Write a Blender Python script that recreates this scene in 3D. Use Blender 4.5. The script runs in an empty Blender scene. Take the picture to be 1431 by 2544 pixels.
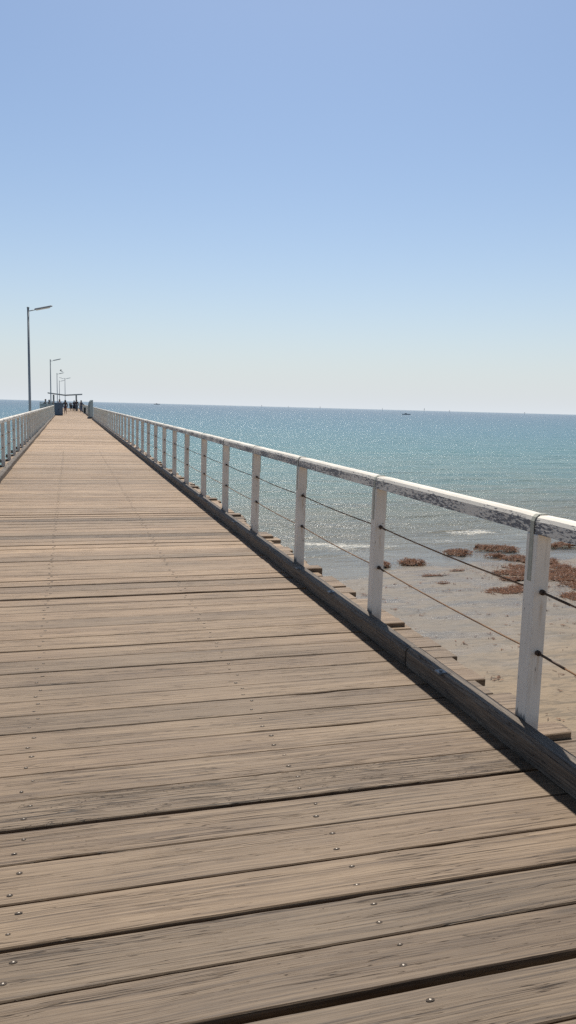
import bpy, bmesh, math, random
from mathutils import Vector, Matrix, noise as mnoise

R = math.radians
SC = bpy.context.scene
C = SC.collection
rnd = random.Random(7)

# ------------------------------------------------------------------ camera
CAM_H = 1.6
cam_d = bpy.data.cameras.new('camera')
cam = bpy.data.objects.new('camera', cam_d)
C.objects.link(cam)
SC.camera = cam
cam_d.sensor_fit = 'VERTICAL'
cam_d.sensor_height = 36.0
cam_d.lens = 36.0 * 1910.0 / 2544.0
cam_d.clip_start = 0.05
cam_d.clip_end = 60000
M = Matrix(((0.9621925433, 0.0116343146, -0.2721215763),
            (-0.2710973148, 0.1373842642, -0.9526971239),
            (0.0263012445, 0.9904494973, 0.1353441460)))
cam.matrix_world = Matrix.Translation((0, 0, CAM_H)) @ M.to_4x4()

# ------------------------------------------------------------------ sky, sun, exposure
SUN_DIR = Vector((0.16, 0.52, 1.0)).normalized()
sun_el = math.asin(SUN_DIR.z)
sun_az = math.atan2(SUN_DIR.x, SUN_DIR.y)
world = bpy.data.worlds.new('World')
SC.world = world
world.use_nodes = True
wn = world.node_tree
bgn = wn.nodes['Background']
sky = wn.nodes.new('ShaderNodeTexSky')
sky.sky_type = 'NISHITA'
sky.sun_disc = False
sky.sun_elevation = sun_el
sky.sun_rotation = sun_az
sky.air_density = 1.0
sky.dust_density = 1.2
sky.ozone_density = 1.6
sky.altitude = 0
# pale sea air thickening towards the horizon
tint = wn.nodes.new('ShaderNodeMix'); tint.data_type = 'RGBA'; tint.blend_type = 'MULTIPLY'
tint.inputs[0].default_value = 1.0
wn.links.new(sky.outputs[0], tint.inputs[6])
tint.inputs[7].default_value = (0.955, 1.05, 1.125, 1)
tco = wn.nodes.new('ShaderNodeTexCoord')
sxyz = wn.nodes.new('ShaderNodeSeparateXYZ')
wn.links.new(tco.outputs['Generated'], sxyz.inputs[0])
def wmath(op, a, b):
    n = wn.nodes.new('ShaderNodeMath'); n.operation = op
    for i, v in enumerate((a, b)):
        if isinstance(v, float): n.inputs[i].default_value = v
        else: wn.links.new(v, n.inputs[i])
    return n.outputs[0]
fall = wmath('POWER', 2.71828, wmath('DIVIDE', wmath('MAXIMUM', sxyz.outputs[2], 0.0), -0.105))
veil = wn.nodes.new('ShaderNodeMix'); veil.data_type = 'RGBA'
wn.links.new(wmath('MULTIPLY', fall, 0.97), veil.inputs[0])
wn.links.new(tint.outputs[2], veil.inputs[6])
veil.inputs[7].default_value = (7.3, 7.8, 8.3, 1)
# sky darkened overhead, above the view, to cut fill light in the shadows
fill_cut = wn.nodes.new('ShaderNodeMapRange'); fill_cut.interpolation_type = 'SMOOTHSTEP'
wn.links.new(sxyz.outputs[2], fill_cut.inputs[0])
for _i, _v in enumerate((0.42, 0.72, 1.0, 0.14)): fill_cut.inputs[_i + 1].default_value = _v
dm = wn.nodes.new('ShaderNodeVectorMath'); dm.operation = 'SCALE'
wn.links.new(veil.outputs[2], dm.inputs[0]); wn.links.new(fill_cut.outputs[0], dm.inputs['Scale'])
wn.links.new(dm.outputs[0], bgn.inputs[0])
bgn.inputs[1].default_value = 0.094
sd = bpy.data.lights.new('sun', 'SUN')
sd.energy = 5.0
sd.angle = R(0.53)
sd.color = (1.0, 0.945, 0.85)
sun = bpy.data.objects.new('sun', sd)
C.objects.link(sun)
sun.rotation_euler = SUN_DIR.to_track_quat('Z', 'Y').to_euler()
SC.view_settings.view_transform = 'Standard'
SC.view_settings.look = 'None'
SC.view_settings.exposure = 0.10
SC.view_settings.gamma = 1.0
SC.render.engine = 'CYCLES'
SC.cycles.use_denoising = False
SC.cycles.sample_clamp_direct = 7
SC.cycles.max_bounces = 6
SC.cycles.transparent_max_bounces = 8


# ------------------------------------------------------------------ node helpers
class NT:
    def __init__(s, name):
        s.m = bpy.data.materials.new(name)
        s.m.use_nodes = True
        s.t = s.m.node_tree
        s.t.nodes.clear()
        s.out = s.t.nodes.new('ShaderNodeOutputMaterial')

    def n(s, typ, **kw):
        nd = s.t.nodes.new(typ)
        for k, v in kw.items():
            setattr(nd, k, v)
        return nd

    def set(s, sock, v):
        if isinstance(v, bpy.types.NodeSocket):
            s.t.links.new(v, sock)
        elif isinstance(v, (tuple, list)) and sock.type == 'RGBA':
            sock.default_value = (*v, 1.0) if len(v) == 3 else v
        else:
            sock.default_value = v

    def math(s, op, a, b=0.0, c=0.0, clamp=False):
        nd = s.n('ShaderNodeMath', operation=op)
        nd.use_clamp = clamp
        s.set(nd.inputs[0], a)
        s.set(nd.inputs[1], b)
        s.set(nd.inputs[2], c)
        return nd.outputs[0]

    def vmul(s, v, k):
        nd = s.n('ShaderNodeVectorMath', operation='MULTIPLY')
        s.set(nd.inputs[0], v)
        s.set(nd.inputs[1], k)
        return nd.outputs[0]

    def vadd(s, v, k):
        nd = s.n('ShaderNodeVectorMath', operation='ADD')
        s.set(nd.inputs[0], v)
        s.set(nd.inputs[1], k)
        return nd.outputs[0]

    def noise(s, vec, scale=1.0, detail=3.0, rough=0.5, dist=0.0, col=False):
        nd = s.n('ShaderNodeTexNoise')
        s.set(nd.inputs['Vector'], vec)
        s.set(nd.inputs['Scale'], scale)
        s.set(nd.inputs['Detail'], detail)
        s.set(nd.inputs['Roughness'], rough)
        s.set(nd.inputs['Distortion'], dist)
        return nd.outputs['Color' if col else 0]

    def ramp(s, f, stops, interp='LINEAR'):
        nd = s.n('ShaderNodeValToRGB')
        cr = nd.color_ramp
        cr.interpolation = interp
        while len(cr.elements) > len(stops):
            cr.elements.remove(cr.elements[-1])
        while len(cr.elements) < len(stops):
            cr.elements.new(0.5)
        for e, (p, c) in zip(cr.elements, stops):
            e.position = p
            e.color = (*c, 1) if isinstance(c, (tuple, list)) else (c, c, c, 1)
        s.set(nd.inputs[0], f)
        return nd.outputs[0]

    def smooth(s, f, a, b, lo=0.0, hi=1.0):
        nd = s.n('ShaderNodeMapRange')
        nd.interpolation_type = 'SMOOTHSTEP'
        s.set(nd.inputs[0], f)
        for i, v in enumerate((a, b, lo, hi)):
            nd.inputs[i + 1].default_value = v
        return nd.outputs[0]

    def mix(s, f, a, b, mode='MIX'):
        nd = s.n('ShaderNodeMix', data_type='RGBA', blend_type=mode)
        s.set(nd.inputs[0], f)
        s.set(nd.inputs[6], a)
        s.set(nd.inputs[7], b)
        return nd.outputs[2]

    def bump(s, h, strength=0.5, dist=0.01, normal=None):
        nd = s.n('ShaderNodeBump')
        s.set(nd.inputs['Height'], h)
        nd.inputs['Strength'].default_value = strength
        nd.inputs['Distance'].default_value = dist
        if normal is not None:
            s.set(nd.inputs['Normal'], normal)
        return nd.outputs[0]

    def attr(s, name):
        return s.n('ShaderNodeAttribute', attribute_name=name)

    def pos(s):
        return s.n('ShaderNodeNewGeometry').outputs['Position']

    def sep(s, v):
        nd = s.n('ShaderNodeSeparateXYZ')
        s.set(nd.inputs[0], v)
        return nd.outputs

    def comb(s, x, y, z):
        nd = s.n('ShaderNodeCombineXYZ')
        for i, v in enumerate((x, y, z)):
            s.set(nd.inputs[i], v)
        return nd.outputs[0]

    def pbr(s, color, rough=0.6, normal=None, metal=0.0, spec=0.5):
        p = s.n('ShaderNodeBsdfPrincipled')
        s.set(p.inputs['Base Color'], color)
        s.set(p.inputs['Roughness'], rough)
        s.set(p.inputs['Metallic'], metal)
        s.set(p.inputs['Specular IOR Level'], spec)
        if normal is not None:
            s.set(p.inputs['Normal'], normal)
        s.t.links.new(p.outputs[0], s.out.inputs[0])
        return s.m


def wood(name, axis, dark, mid, light, crackw=0.008, bumps=0.6, spec=0.35, rough_m=0.62):
    """weathered timber; grain runs along world X (axis 0) or Y (axis 1)"""
    T = NT(name)
    p = T.pos()
    x, y, z = T.sep(p)
    pid = T.attr('pid').outputs['Fac']
    rg = T.attr('rough').outputs['Fac']
    along = x if axis == 0 else y
    across = y if axis == 0 else x
    al = T.math('ADD', along, T.math('MULTIPLY', pid, 57.0))
    ac = T.math('ADD', across, T.math('MULTIPLY', pid, 3.0))
    base = T.comb(al, ac, z)
    # slow waviness of the grain
    wav = T.noise(T.vmul(base, (0.9, 2.5, 2.5)), 1.0, 2.0, 0.5)
    wv = T.math('MULTIPLY', T.math('SUBTRACT', wav, 0.5), 0.05)
    ac2 = T.math('ADD', ac, wv)
    b2 = T.comb(al, ac2, z)
    fine = T.noise(T.vmul(b2, (1.3, 135.0, 110.0)), 1.0, 4.0, 0.75)
    medg = T.noise(T.vmul(b2, (0.7, 60.0, 40.0)), 1.0, 5.0, 0.74)
    blot = T.noise(T.vmul(base, (1.1, 4.0, 4.0)), 1.0, 4.0, 0.6)
    # long thin checks: contour lines of a stretched noise
    def checks(sc, w, det=2.0):
        c = T.noise(T.vmul(b2, sc), 1.0, det, 0.55, 0.2)
        a = T.math('ABSOLUTE', T.math('SUBTRACT', c, 0.5))
        m = T.noise(T.vmul(base, (1.2, 14.0, 9.0)), 1.0, 3.0, 0.6)
        wd = T.math('MULTIPLY', T.smooth(m, 0.42, 0.68), w)
        wd = T.math('ADD', wd, T.math('MULTIPLY', rg, w * 0.9))
        return T.math('SUBTRACT', 1.0, T.math('DIVIDE', a, T.math('MAXIMUM', wd, 0.0004)), clamp=True)
    c1 = checks((0.8, 34.0, 20.0), crackw)
    c2 = checks((1.2, 62.0, 60.0), crackw * 2.3)
    c3 = checks((3.0, 14.0, 10.0), crackw * .5, 4.0)
    c2 = T.math('MAXIMUM', c2, T.math('MULTIPLY', c3, T.smooth(rg, .5, .9)))
    cr = T.math('MAXIMUM', c1, c2)
    f = T.math('ADD', T.math('MULTIPLY', fine, 0.72), T.math('MULTIPLY', medg, 0.28))
    f = T.math('ADD', f, T.math('MULTIPLY', T.math('SUBTRACT', blot, 0.5), 0.22))
    col = T.ramp(f, [(0.385, dark), (0.49, mid), (0.60, light)])
    # ingrained dirt and lichen, slow change from board to board
    hue = T.noise(T.comb(T.math('MULTIPLY', pid, 91.0), T.math('MULTIPLY', x, .5), 0.0), 1.0, 2.0)
    col = T.mix(T.math('MULTIPLY', T.smooth(hue, .35, .65), .30), col, T.mix(.5, col, tuple(c * k for c, k in zip(mid, (1.12, .92, .78)))))
    tone = T.math('ADD', 0.60, T.math('MULTIPLY', T.attr('tone').outputs['Fac'], 0.68))  # tone per board; on the deck it also carries painted distance brightening
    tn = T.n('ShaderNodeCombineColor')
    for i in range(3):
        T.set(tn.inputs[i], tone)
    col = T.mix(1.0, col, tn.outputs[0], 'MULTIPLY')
    # knots
    vo = T.n('ShaderNodeTexVoronoi', feature='F1')
    T.set(vo.inputs['Vector'], T.vmul(base, (1.05, 4.2, 1.0)))
    vo.inputs['Scale'].default_value = 1.0
    vo.inputs['Randomness'].default_value = 1.0
    kn = T.smooth(vo.outputs['Distance'], 0.03, 0.10, 1.0, 0.0)
    col = T.mix(T.math('MULTIPLY', kn, 0.55), col, tuple(c * 0.45 for c in dark))
    col = T.mix(T.math('MULTIPLY', cr, 0.9), col, tuple(c * 0.22 for c in dark))
    h = T.math('ADD', T.math('MULTIPLY', fine, 0.8), T.math('MULTIPLY', medg, 0.35))
    h = T.math('SUBTRACT', h, T.math('MULTIPLY', cr, 1.6))
    nrm = T.bump(h, bumps, 0.004)
    return T.pbr(col, rough_m, nrm, 0.0, spec)


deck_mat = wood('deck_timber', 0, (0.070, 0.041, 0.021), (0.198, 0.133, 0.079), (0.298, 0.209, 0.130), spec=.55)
kerb_mat = wood('kerb_timber', 1, (0.050, 0.040, 0.032), (0.120, 0.096, 0.075), (0.20, 0.160, 0.122), crackw=0.005)
dark_wood = wood('bearer_timber', 0, (0.06, 0.05, 0.04), (0.13, 0.105, 0.085), (0.2, 0.165, 0.135))


def paint_mat(name, peel):
    T = NT(name)
    p = T.pos()
    x, y, z = T.sep(p)
    g = T.n('ShaderNodeNewGeometry')
    nx, ny, nz = T.sep(g.outputs['Normal'])
    base = (0.80, 0.755, 0.68)
    big = T.noise(T.vmul(p, (3.0, 3.0, 3.0)), 1.0, 3.0)
    col = T.mix(T.smooth(big, 0.35, 0.7), (0.70, 0.655, 0.585), base)
    if peel == 'rail':
        v = T.vmul(p, (60.0, 22.0, 100.0))
        n1 = T.noise(v, 1.0, 6.0, 0.72, 0.3)
        zone = T.noise(T.vmul(p, (2.0, 2.2, 12.0)), 1.0, 3.0)
        # sides weather far more than the rounded top
        side = T.smooth(T.math('ABSOLUTE', nz), 0.15, 0.85, 1.0, 0.0)
        thr = T.math('SUBTRACT', 0.695, T.math('MULTIPLY', side, 0.19))
        thr = T.math('SUBTRACT', thr, T.math('MULTIPLY', T.math('SUBTRACT', zone, 0.5), 0.55))
        m = T.smooth(T.math('SUBTRACT', n1, thr), 0.0, 0.015)
        under = T.mix(T.noise(T.vmul(p, (60, 6, 90)), 1.0, 2.0), (0.11, 0.115, 0.135), (0.21, 0.21, 0.225))
        col = T.mix(m, col, under)
        # thin cracks on top
        c = T.noise(T.vmul(p, (60.0, 4.0, 60.0)), 1.0, 3.0, 0.6)
        ln = T.math('SUBTRACT', 1.0, T.math('DIVIDE', T.math('ABSOLUTE', T.math('SUBTRACT', c, 0.5)), 0.012), clamp=True)
        msk = T.smooth(T.noise(T.vmul(p, (5, 3, 5)), 1.0, 2.0), 0.5, 0.62)
        lm = T.math('MULTIPLY', T.math('MULTIPLY', ln, msk), 0.55)
        col = T.mix(lm, col, (0.28, 0.24, 0.20))
        h = T.math('ADD', T.math('MULTIPLY', m, -1.0), T.math('MULTIPLY', lm, -1.0))
    else:
        v = T.vmul(p, (90.0, 90.0, 34.0))
        n1 = T.noise(v, 1.0, 4.0, 0.65, 0.2)
        zone = T.noise(T.vmul(p, (9.0, 4.0, 3.5)), 1.0, 2.0)
        thr = T.math('SUBTRACT', 0.675, T.math('MULTIPLY', T.math('SUBTRACT', zone, 0.5), 0.40))
        m = T.smooth(T.math('SUBTRACT', n1, thr), 0.0, 0.02)
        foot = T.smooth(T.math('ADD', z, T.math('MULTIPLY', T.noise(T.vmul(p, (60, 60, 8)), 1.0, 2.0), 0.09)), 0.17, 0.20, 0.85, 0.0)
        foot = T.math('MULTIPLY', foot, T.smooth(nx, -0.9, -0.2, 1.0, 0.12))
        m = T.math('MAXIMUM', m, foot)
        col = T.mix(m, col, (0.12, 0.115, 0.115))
        # rust tears running down from the rope holes
        fx = T.math('SUBTRACT', 1.0, T.math('DIVIDE', T.math('ABSOLUTE', T.math('SUBTRACT', T.math('ABSOLUTE', T.math('SUBTRACT', x, 0.31)), 1.855)), 0.016), clamp=True)
        def tear(z0):
            a = T.smooth(z, z0 - 0.24, z0 - 0.02)
            b = T.smooth(z, z0 + 0.004, z0 + 0.012, 1.0, 0.0)
            return T.math('MULTIPLY', a, b)
        tr = T.math('MAXIMUM', tear(0.755), tear(0.455))
        tr = T.math('MULTIPLY', T.math('MULTIPLY', tr, fx), T.smooth(T.math('ABSOLUTE', ny), 0.5, 0.9))
        tr = T.math('MULTIPLY', tr, T.smooth(T.noise(T.vmul(p, (40, 3, 9)), 1.0, 2.0), 0.35, 0.6))
        col = T.mix(T.math('MULTIPLY', tr, 0.6), col, (0.42, 0.27, 0.13))
        # soiled streaks
        stk = T.noise(T.vmul(p, (45, 45, 3.0)), 1.0, 3.0)
        col = T.mix(T.math('MULTIPLY', T.smooth(stk, 0.52, 0.75), 0.35), col, (0.50, 0.46, 0.40))
        h = T.math('MULTIPLY', m, -1.0)
    nrm = T.bump(h, 0.5, 0.0015)
    return T.pbr(col, 0.55, nrm, 0.0, 0.35)


rail_mat = paint_mat('peeling_white_paint_rail', 'rail')
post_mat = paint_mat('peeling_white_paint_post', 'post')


def plain(name, col, rough=0.6, metal=0.0, var=0.15, sc=6.0, spec=0.4, bmp=0.1):
    T = NT(name)
    p = T.pos()
    n = T.noise(p, sc, 4.0, 0.6)
    c = T.mix(n, tuple(v * (1 - var) for v in col), tuple(min(1, v * (1 + var)) for v in col))
    return T.pbr(c, rough, T.bump(n, bmp, 0.01), metal, spec)


strap_mat = plain('painted_metal_strap', (0.40, 0.40, 0.34), 0.5, 0.0, 0.25, 30)
gap_mat = plain('dark_joint', (0.05, 0.05, 0.05), 0.9)
galv = plain('galvanised_steel', (0.30, 0.34, 0.37), 0.45, 0.3, 0.12, 8)
lamp_metal = plain('lamp_housing_grey', (0.27, 0.31, 0.36), 0.5, 0.1, 0.1, 8)
diffuser = plain('lamp_diffuser', (0.85, 0.84, 0.82), 0.35, 0.0, 0.05, 8)
nail_mat = plain('worn_nail_steel', (0.26, 0.23, 0.20), 0.5, 0.7, 0.1, 300)
ring_mat = plain('nail_stain', (0.06, 0.045, 0.035), 0.85)
plate_mat = plain('bolt_plate_steel', (0.20, 0.22, 0.24), 0.45, 0.5, 0.25, 60)
hole_mat = plain('bolt_rust', (0.07, 0.05, 0.04), 0.8)
bin_mat = plain('blue_grey_cabinet', (0.105, 0.145, 0.20), 0.55, 0.0, 0.1, 4)
bin_trim = plain('cabinet_dark_trim', (0.05, 0.065, 0.09), 0.6)
sign_mat = plain('grey_green_board', (0.20, 0.235, 0.235), 0.6, 0.0, 0.12, 4)
sign_face = plain('board_face', (0.42, 0.44, 0.43), 0.6, 0.0, 0.08, 4)
roof_mat = plain('shelter_roof', (0.30, 0.33, 0.34), 0.6, 0.0, 0.1, 2)
shel_post = plain('shelter_post', (0.25, 0.27, 0.28), 0.6)


def rope_mat():
    T = NT('rusty_wire_rope')
    p = T.pos()
    w = T.n('ShaderNodeTexWave', wave_type='BANDS', bands_direction='DIAGONAL')
    T.set(w.inputs['Vector'], T.vmul(p, (300.0, 45.0, 300.0)))
    w.inputs['Scale'].default_value = 1.0
    n = T.noise(T.vmul(p, (8, 5, 8)), 1.0, 3.0)
    c = T.mix(T.smooth(n, 0.35, 0.65), (0.20, 0.115, 0.065), (0.36, 0.21, 0.115))
    c = T.mix(T.math('MULTIPLY', w.outputs['Fac'], 0.5), c, (0.08, 0.05, 0.035))
    return T.pbr(c, 0.7, T.bump(w.outputs['Fac'], 0.6, 0.002), 0.3, 0.3)


wire_mat = rope_mat()
swage_mat = plain('dark_swage', (0.085, 0.055, 0.040), 0.6, 0.3, 0.3, 60)


# ------------------------------------------------------------------ mesh helpers
def mesh_from(name, verts, faces, mats, parent=None, fmat=None, smooth=False, attrs=None):
    me = bpy.data.meshes.new(name)
    me.from_pydata(verts, [], faces)
    for m in mats:
        me.materials.append(m)
    if fmat:
        me.polygons.foreach_set('material_index', fmat)
    if smooth:
        me.polygons.foreach_set('use_smooth', [True] * len(faces))
    if attrs:
        for an, vals in attrs.items():
            a = me.attributes.new(an, 'FLOAT', 'POINT')
            a.data.foreach_set('value', vals)
    me.update()
    o = bpy.data.objects.new(name, me)
    C.objects.link(o)
    if parent:
        o.parent = parent
    return o


class MB:
    def __init__(s):
        s.v, s.f, s.m = [], [], []

    def add(s, vs, fs, mi=0):
        b = len(s.v)
        s.v += [tuple(v) for v in vs]
        s.f += [tuple(i + b for i in f) for f in fs]
        s.m += [mi] * len(fs)

    def box(s, x0, x1, y0, y1, z0, z1, mi=0, ch=0.0, T=None):
        bm = bmesh.new()
        bmesh.ops.create_cube(bm, size=1.0)
        for v in bm.verts:
            v.co = Vector(((x0 + x1) / 2 + v.co.x * (x1 - x0), (y0 + y1) / 2 + v.co.y * (y1 - y0), (z0 + z1) / 2 + v.co.z * (z1 - z0)))
        if ch > 0:
            bmesh.ops.bevel(bm, geom=bm.edges[:], offset=ch, segments=1, affect='EDGES')
        s.addbm(bm, mi, T)

    def addbm(s, bm, mi=0, T=None):
        bm.verts.index_update()
        vs = [(T @ v.co) if T else v.co.copy() for v in bm.verts]
        s.add(vs, [[v.index for v in f.verts] for f in bm.faces], mi)
        bm.free()

    def loft(s, rings, mi=0, caps=True):
        n = len(rings[0])
        vs = [v for r in rings for v in r]
        fs = []
        for k in range(len(rings) - 1):
            for i in range(n):
                j = (i + 1) % n
                fs.append((k * n + i, k * n + j, (k + 1) * n + j, (k + 1) * n + i))
        if caps:
            fs.append(tuple(range(n))[::-1])
            fs.append(tuple((len(rings) - 1) * n + i for i in range(n)))
        s.add(vs, fs, mi)

    def tube(s, pts, r, n=8, mi=0):
        pts = [Vector(p) for p in pts]
        rr = r if isinstance(r, (list, tuple)) else [r] * len(pts)
        rings = []
        for k, p in enumerate(pts):
            d = (pts[min(k + 1, len(pts) - 1)] - pts[max(k - 1, 0)]).normalized()
            u = d.orthogonal().normalized() if abs(d.z) > 0.99 else d.cross(Vector((0, 0, 1))).normalized()
            w = d.cross(u)
            rings.append([p + (u * math.cos(2 * math.pi * i / n) + w * math.sin(2 * math.pi * i / n)) * rr[k] for i in range(n)])
        s.loft(rings, mi)

    def build(s, name, mats, parent=None, smooth=False, attrs=None):
        if not isinstance(mats, (list, tuple)):
            mats = [mats]
        return mesh_from(name, s.v, s.f, mats, parent, s.m, smooth, attrs)


def tag(o, label=None, cat=None, group=None, kind=None):
    if label: o['label'] = label
    if cat: o['category'] = cat
    if group: o['group'] = group
    if kind: o['kind'] = kind
    return o


def empty(name, loc=(0, 0, 0), rz=0):
    o = bpy.data.objects.new(name, None)
    C.objects.link(o)
    o.location = loc
    o.rotation_euler = (0, 0, rz)
    o.empty_display_size = 0.2
    return o


def copy_tree(o, parent=None):
    c = o.copy()
    C.objects.link(c)
    c.parent = parent
    for ch in list(o.children):
        copy_tree(ch, c)
    return c


def nz(x, y=0.0, z=0.0):
    return mnoise.noise(Vector((x, y, z)))


# ------------------------------------------------------------------ the jetty
WL = -2.6                                   # still water level below the deck
PLAT0, END = 103.0, 186.0
jetty = tag(empty('jetty'), 'long jetty of weathered grey brown timber planks running out over the sea', 'jetty')

gaps = {1.782: .030, 1.991: .004, 2.194: .011, 2.41: .010, 2.635: .009, 2.86: .022, 3.08: .007, 3.299: .007,
        3.52: .005, 3.745: .012, 3.97: .008, 4.17: .004, 4.395: .006, 4.62: .014, 4.85: .003, 5.05: .018, 5.30: .006, 5.54: .007}
edges = sorted(gaps.items())
pre = []
y = 1.782
while y > -1.2:
    y -= rnd.uniform(.205, .23)
    pre.append((y, rnd.choice((.004, .007, .010))))
edges = pre[::-1] + edges
y = 5.54
while y < END:
    y += rnd.uniform(.205, .238)
    edges.append((y, rnd.choice((.007, .010, .013, .016, .020, .028, .036)) if y < 40 else rnd.choice((.006, .010, .014, .022, .045))))
ROUGH = {2.86: 1.0, 8.6: .9, 3.52: .35, 4.17: .5}
V, F, PID, ROU, TON = [], [], [], [], []
planks = []
for k in range(len(edges) - 1):
    (ya, ga), (yb, gb) = edges[k], edges[k + 1]
    y0, y1 = ya + ga / 2, yb - gb / 2
    near = y0 < 13
    xl = (-1.62 if y0 < PLAT0 else -3.55) + rnd.uniform(-.05, .03)
    xr = 2.36 + rnd.uniform(-.06, .09)
    seg = 90 if y0 < 6 else (36 if near else 4)
    pid = rnd.random()
    ton = min(2.0, max(0, rnd.gauss(.05 + .70 * min(1, max(0, y0 - 2) / 5) + .70 * min(1, max(0, y0 - 7) / 25), .14 + .16 * min(1, y0 / 25))))  # mean tone rises with distance, painting in forward-scattered sunlight; spread is random per board
    ro = rnd.choice((0, 0, 0, .1, .25))
    if abs(ya - 2.86) < .01: ro = 1.0
    if 9.1 < ya < 9.35 or 10.55 < ya < 10.75: ro = 1.0; ton = .15
    zt = rnd.gauss(0, .0018)
    tilt = rnd.gauss(0, .0015)
    pyaw = rnd.gauss(0, .0012) if y0 > 5.6 else 0
    planks.append((y0, y1, xr, zt))
    b0 = len(V)
    for i in range(seg + 1):
        x = xl + (xr - xl) * i / seg
        wa = (nz(x * 2.1, k * 7.3) * .0025 + nz(x * 13, k * 3.1) * .0012) if near else 0
        wb = (nz(x * 2.1, k * 7.3 + 7.3) * .0025 + nz(x * 13, k * 9.7 + 50) * .0012) if near else 0
        if near:    # splintered bites out of the edge
            bite = nz(x * 1.7, k * 5.7 + 90)
            if bite > .42: wa += (bite - .42) * .05
            bite = nz(x * 1.9, k * 2.7 + 190)
            if bite > .45: wb -= (bite - .45) * .05
        sh = pyaw * x
        a, b = y0 + wa + sh, y1 + wb + sh
        zz = zt + nz(x * .8, k * 1.3) * .0015
        c = .004
        V += [(x, a, zz - .045), (x, a, zz - c - tilt), (x, a + c, zz - tilt), (x, b - c, zz + tilt), (x, b, zz - c + tilt), (x, b, zz - .045)]
    for i in range(seg):
        for j in range(6):
            q = (j + 1) % 6
            F.append((b0 + i * 6 + j, b0 + i * 6 + q, b0 + (i + 1) * 6 + q, b0 + (i + 1) * 6 + j))
    F.append(tuple(b0 + j for j in range(6))[::-1])
    F.append(tuple(b0 + seg * 6 + j for j in range(6)))
    n = (seg + 1) * 6
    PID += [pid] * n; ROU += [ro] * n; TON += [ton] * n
F = [f[::-1] for f in F]
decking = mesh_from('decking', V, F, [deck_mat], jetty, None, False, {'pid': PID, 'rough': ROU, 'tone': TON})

# nails: two per plank over each joist line
def nail_mesh():
    m = MB()
    n = 10
    m.add([(0.0080 * math.cos(2 * math.pi * i / n) * 1.6, 0.0070 * math.sin(2 * math.pi * i / n), .0007) for i in range(n)], [tuple(range(n))], 1)
    r1 = [(0.0042 * math.cos(2 * math.pi * i / n), 0.0042 * math.sin(2 * math.pi * i / n), .0008) for i in range(n)]
    r2 = [(0.0034 * math.cos(2 * math.pi * i / n), 0.0034 * math.sin(2 * math.pi * i / n), .0024) for i in range(n)]
    m.add(r1 + r2 + [(0, 0, .0031)], [(i, (i + 1) % n, n + (i + 1) % n, n + i) for i in range(n)] + [(n + i, n + (i + 1) % n, 2 * n) for i in range(n)], 0)
    return m
nails = []
for (y0, y1, xr, zt) in planks:
    if y0 < 1.2 or y0 > 26: continue
    w = y1 - y0
    for jx in (-.19, .93):
        for q, (fy, dx) in enumerate(((.27, -.012), (.74, .012))):
            if rnd.random() < .06: continue
            nails.append((jx + dx + rnd.gauss(0, .006), y0 + w * fy + rnd.gauss(0, .008), zt))
nails.sort(key=lambda t: t[1])
nm = nail_mesh()
proto = nm.build('nail_head', [nail_mat, ring_mat], jetty)
proto.location = (nails[0][0], nails[0][1], nails[0][2] + .001)
for t in nails[1:96]:
    c = proto.copy(); C.objects.link(c); c.parent = jetty
    c.location = (t[0], t[1], t[2] + .001)
    c.scale = (rnd.uniform(.6, 1.05), rnd.uniform(.6, 1.1), .8)
rest = MB()
for t in nails[96:]:
    rest.add([(v[0] + t[0], v[1] + t[1], v[2] + t[2] + .001) for v in nm.v], nm.f, 0)
    rest.m[-len(nm.f):] = nm.m
tag(rest.build('nail_heads', [nail_mat, ring_mat], jetty), kind='stuff')


def wattrs(n, pid=None, ro=.3, ton=.5):
    return {'pid': [rnd.random() if pid is None else pid] * n, 'rough': [ro] * n, 'tone': [ton] * n}


# joists, bearers and piles under the planks
for jx in (-1.30, -.19, .93, 1.95):
    m = MB(); m.box(jx - .06, jx + .06, -1.5, END, -.26, -.052)
    m.build('joist', dark_wood, jetty, attrs=wattrs(len(m.v)))
for i in range(9):
    yy = 3.2 + i * 3.86
    m = MB(); m.box(-1.9, 2.3, yy, yy + .2, -.52, -.263)
    m.build('bearer', dark_wood, jetty, attrs=wattrs(len(m.v)))
    for px in (-1.35, 1.75):
        m = MB()
        m.tube([(px, yy + .1, -.524), (px + .02, yy + .1, -2.0), (px + .03, yy + .1, -4.2)], [.14, .15, .17], 12)
        m.build('pile', dark_wood, jetty, attrs=wattrs(len(m.v)))

# kerb timbers
def kerb(side, ya, yb, off):
    m = MB()
    n = max(6, int((yb - ya) / (.05 if ya < 12 else .25)))
    rings = []
    for i in range(n + 1):
        yy = ya + (yb - ya) * i / n
        e = 0.0
        if i < 1 or i > n - 1: e = .004
        s = nz(yy * 3, side * 9) * .004 + nz(yy * 17, side * 9) * .0015
        t = nz(yy * 2, side * 31) * .004 + nz(yy * 23, side * 5) * .0018
        wear = max(0, nz(yy * 1.3, 40 + side * 3)) * .02
        h = .118 + nz(yy * .9, 70 + side) * .004
        if side > 0:
            a, b = 2.018 + off, 2.116 + off
            pr = [(a + s + e, .002), (a + s + e + .001, h - .022 - wear * .5), (a + .014 + t + wear, h - e), (b - .010, h + t * .5 - e), (b - e, h - .012), (b - e, .002)]
        else:
            a, b = -1.30 + off, -1.41 + off
            pr = [(b + e, .002), (b + e, h - .012), (b + .01, h + t * .5 - e), (a - .014 + t, h - e), (a + s - e, h - .016 - wear * .4), (a + s - e, .002)]
        rings.append([(x, yy, z) for x, z in pr])
    m.loft(rings)
    o = m.build('kerb_timber', kerb_mat, jetty, attrs=wattrs(len(m.v), ro=.55, ton=rnd.uniform(.4, .8)))
    return o

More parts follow.
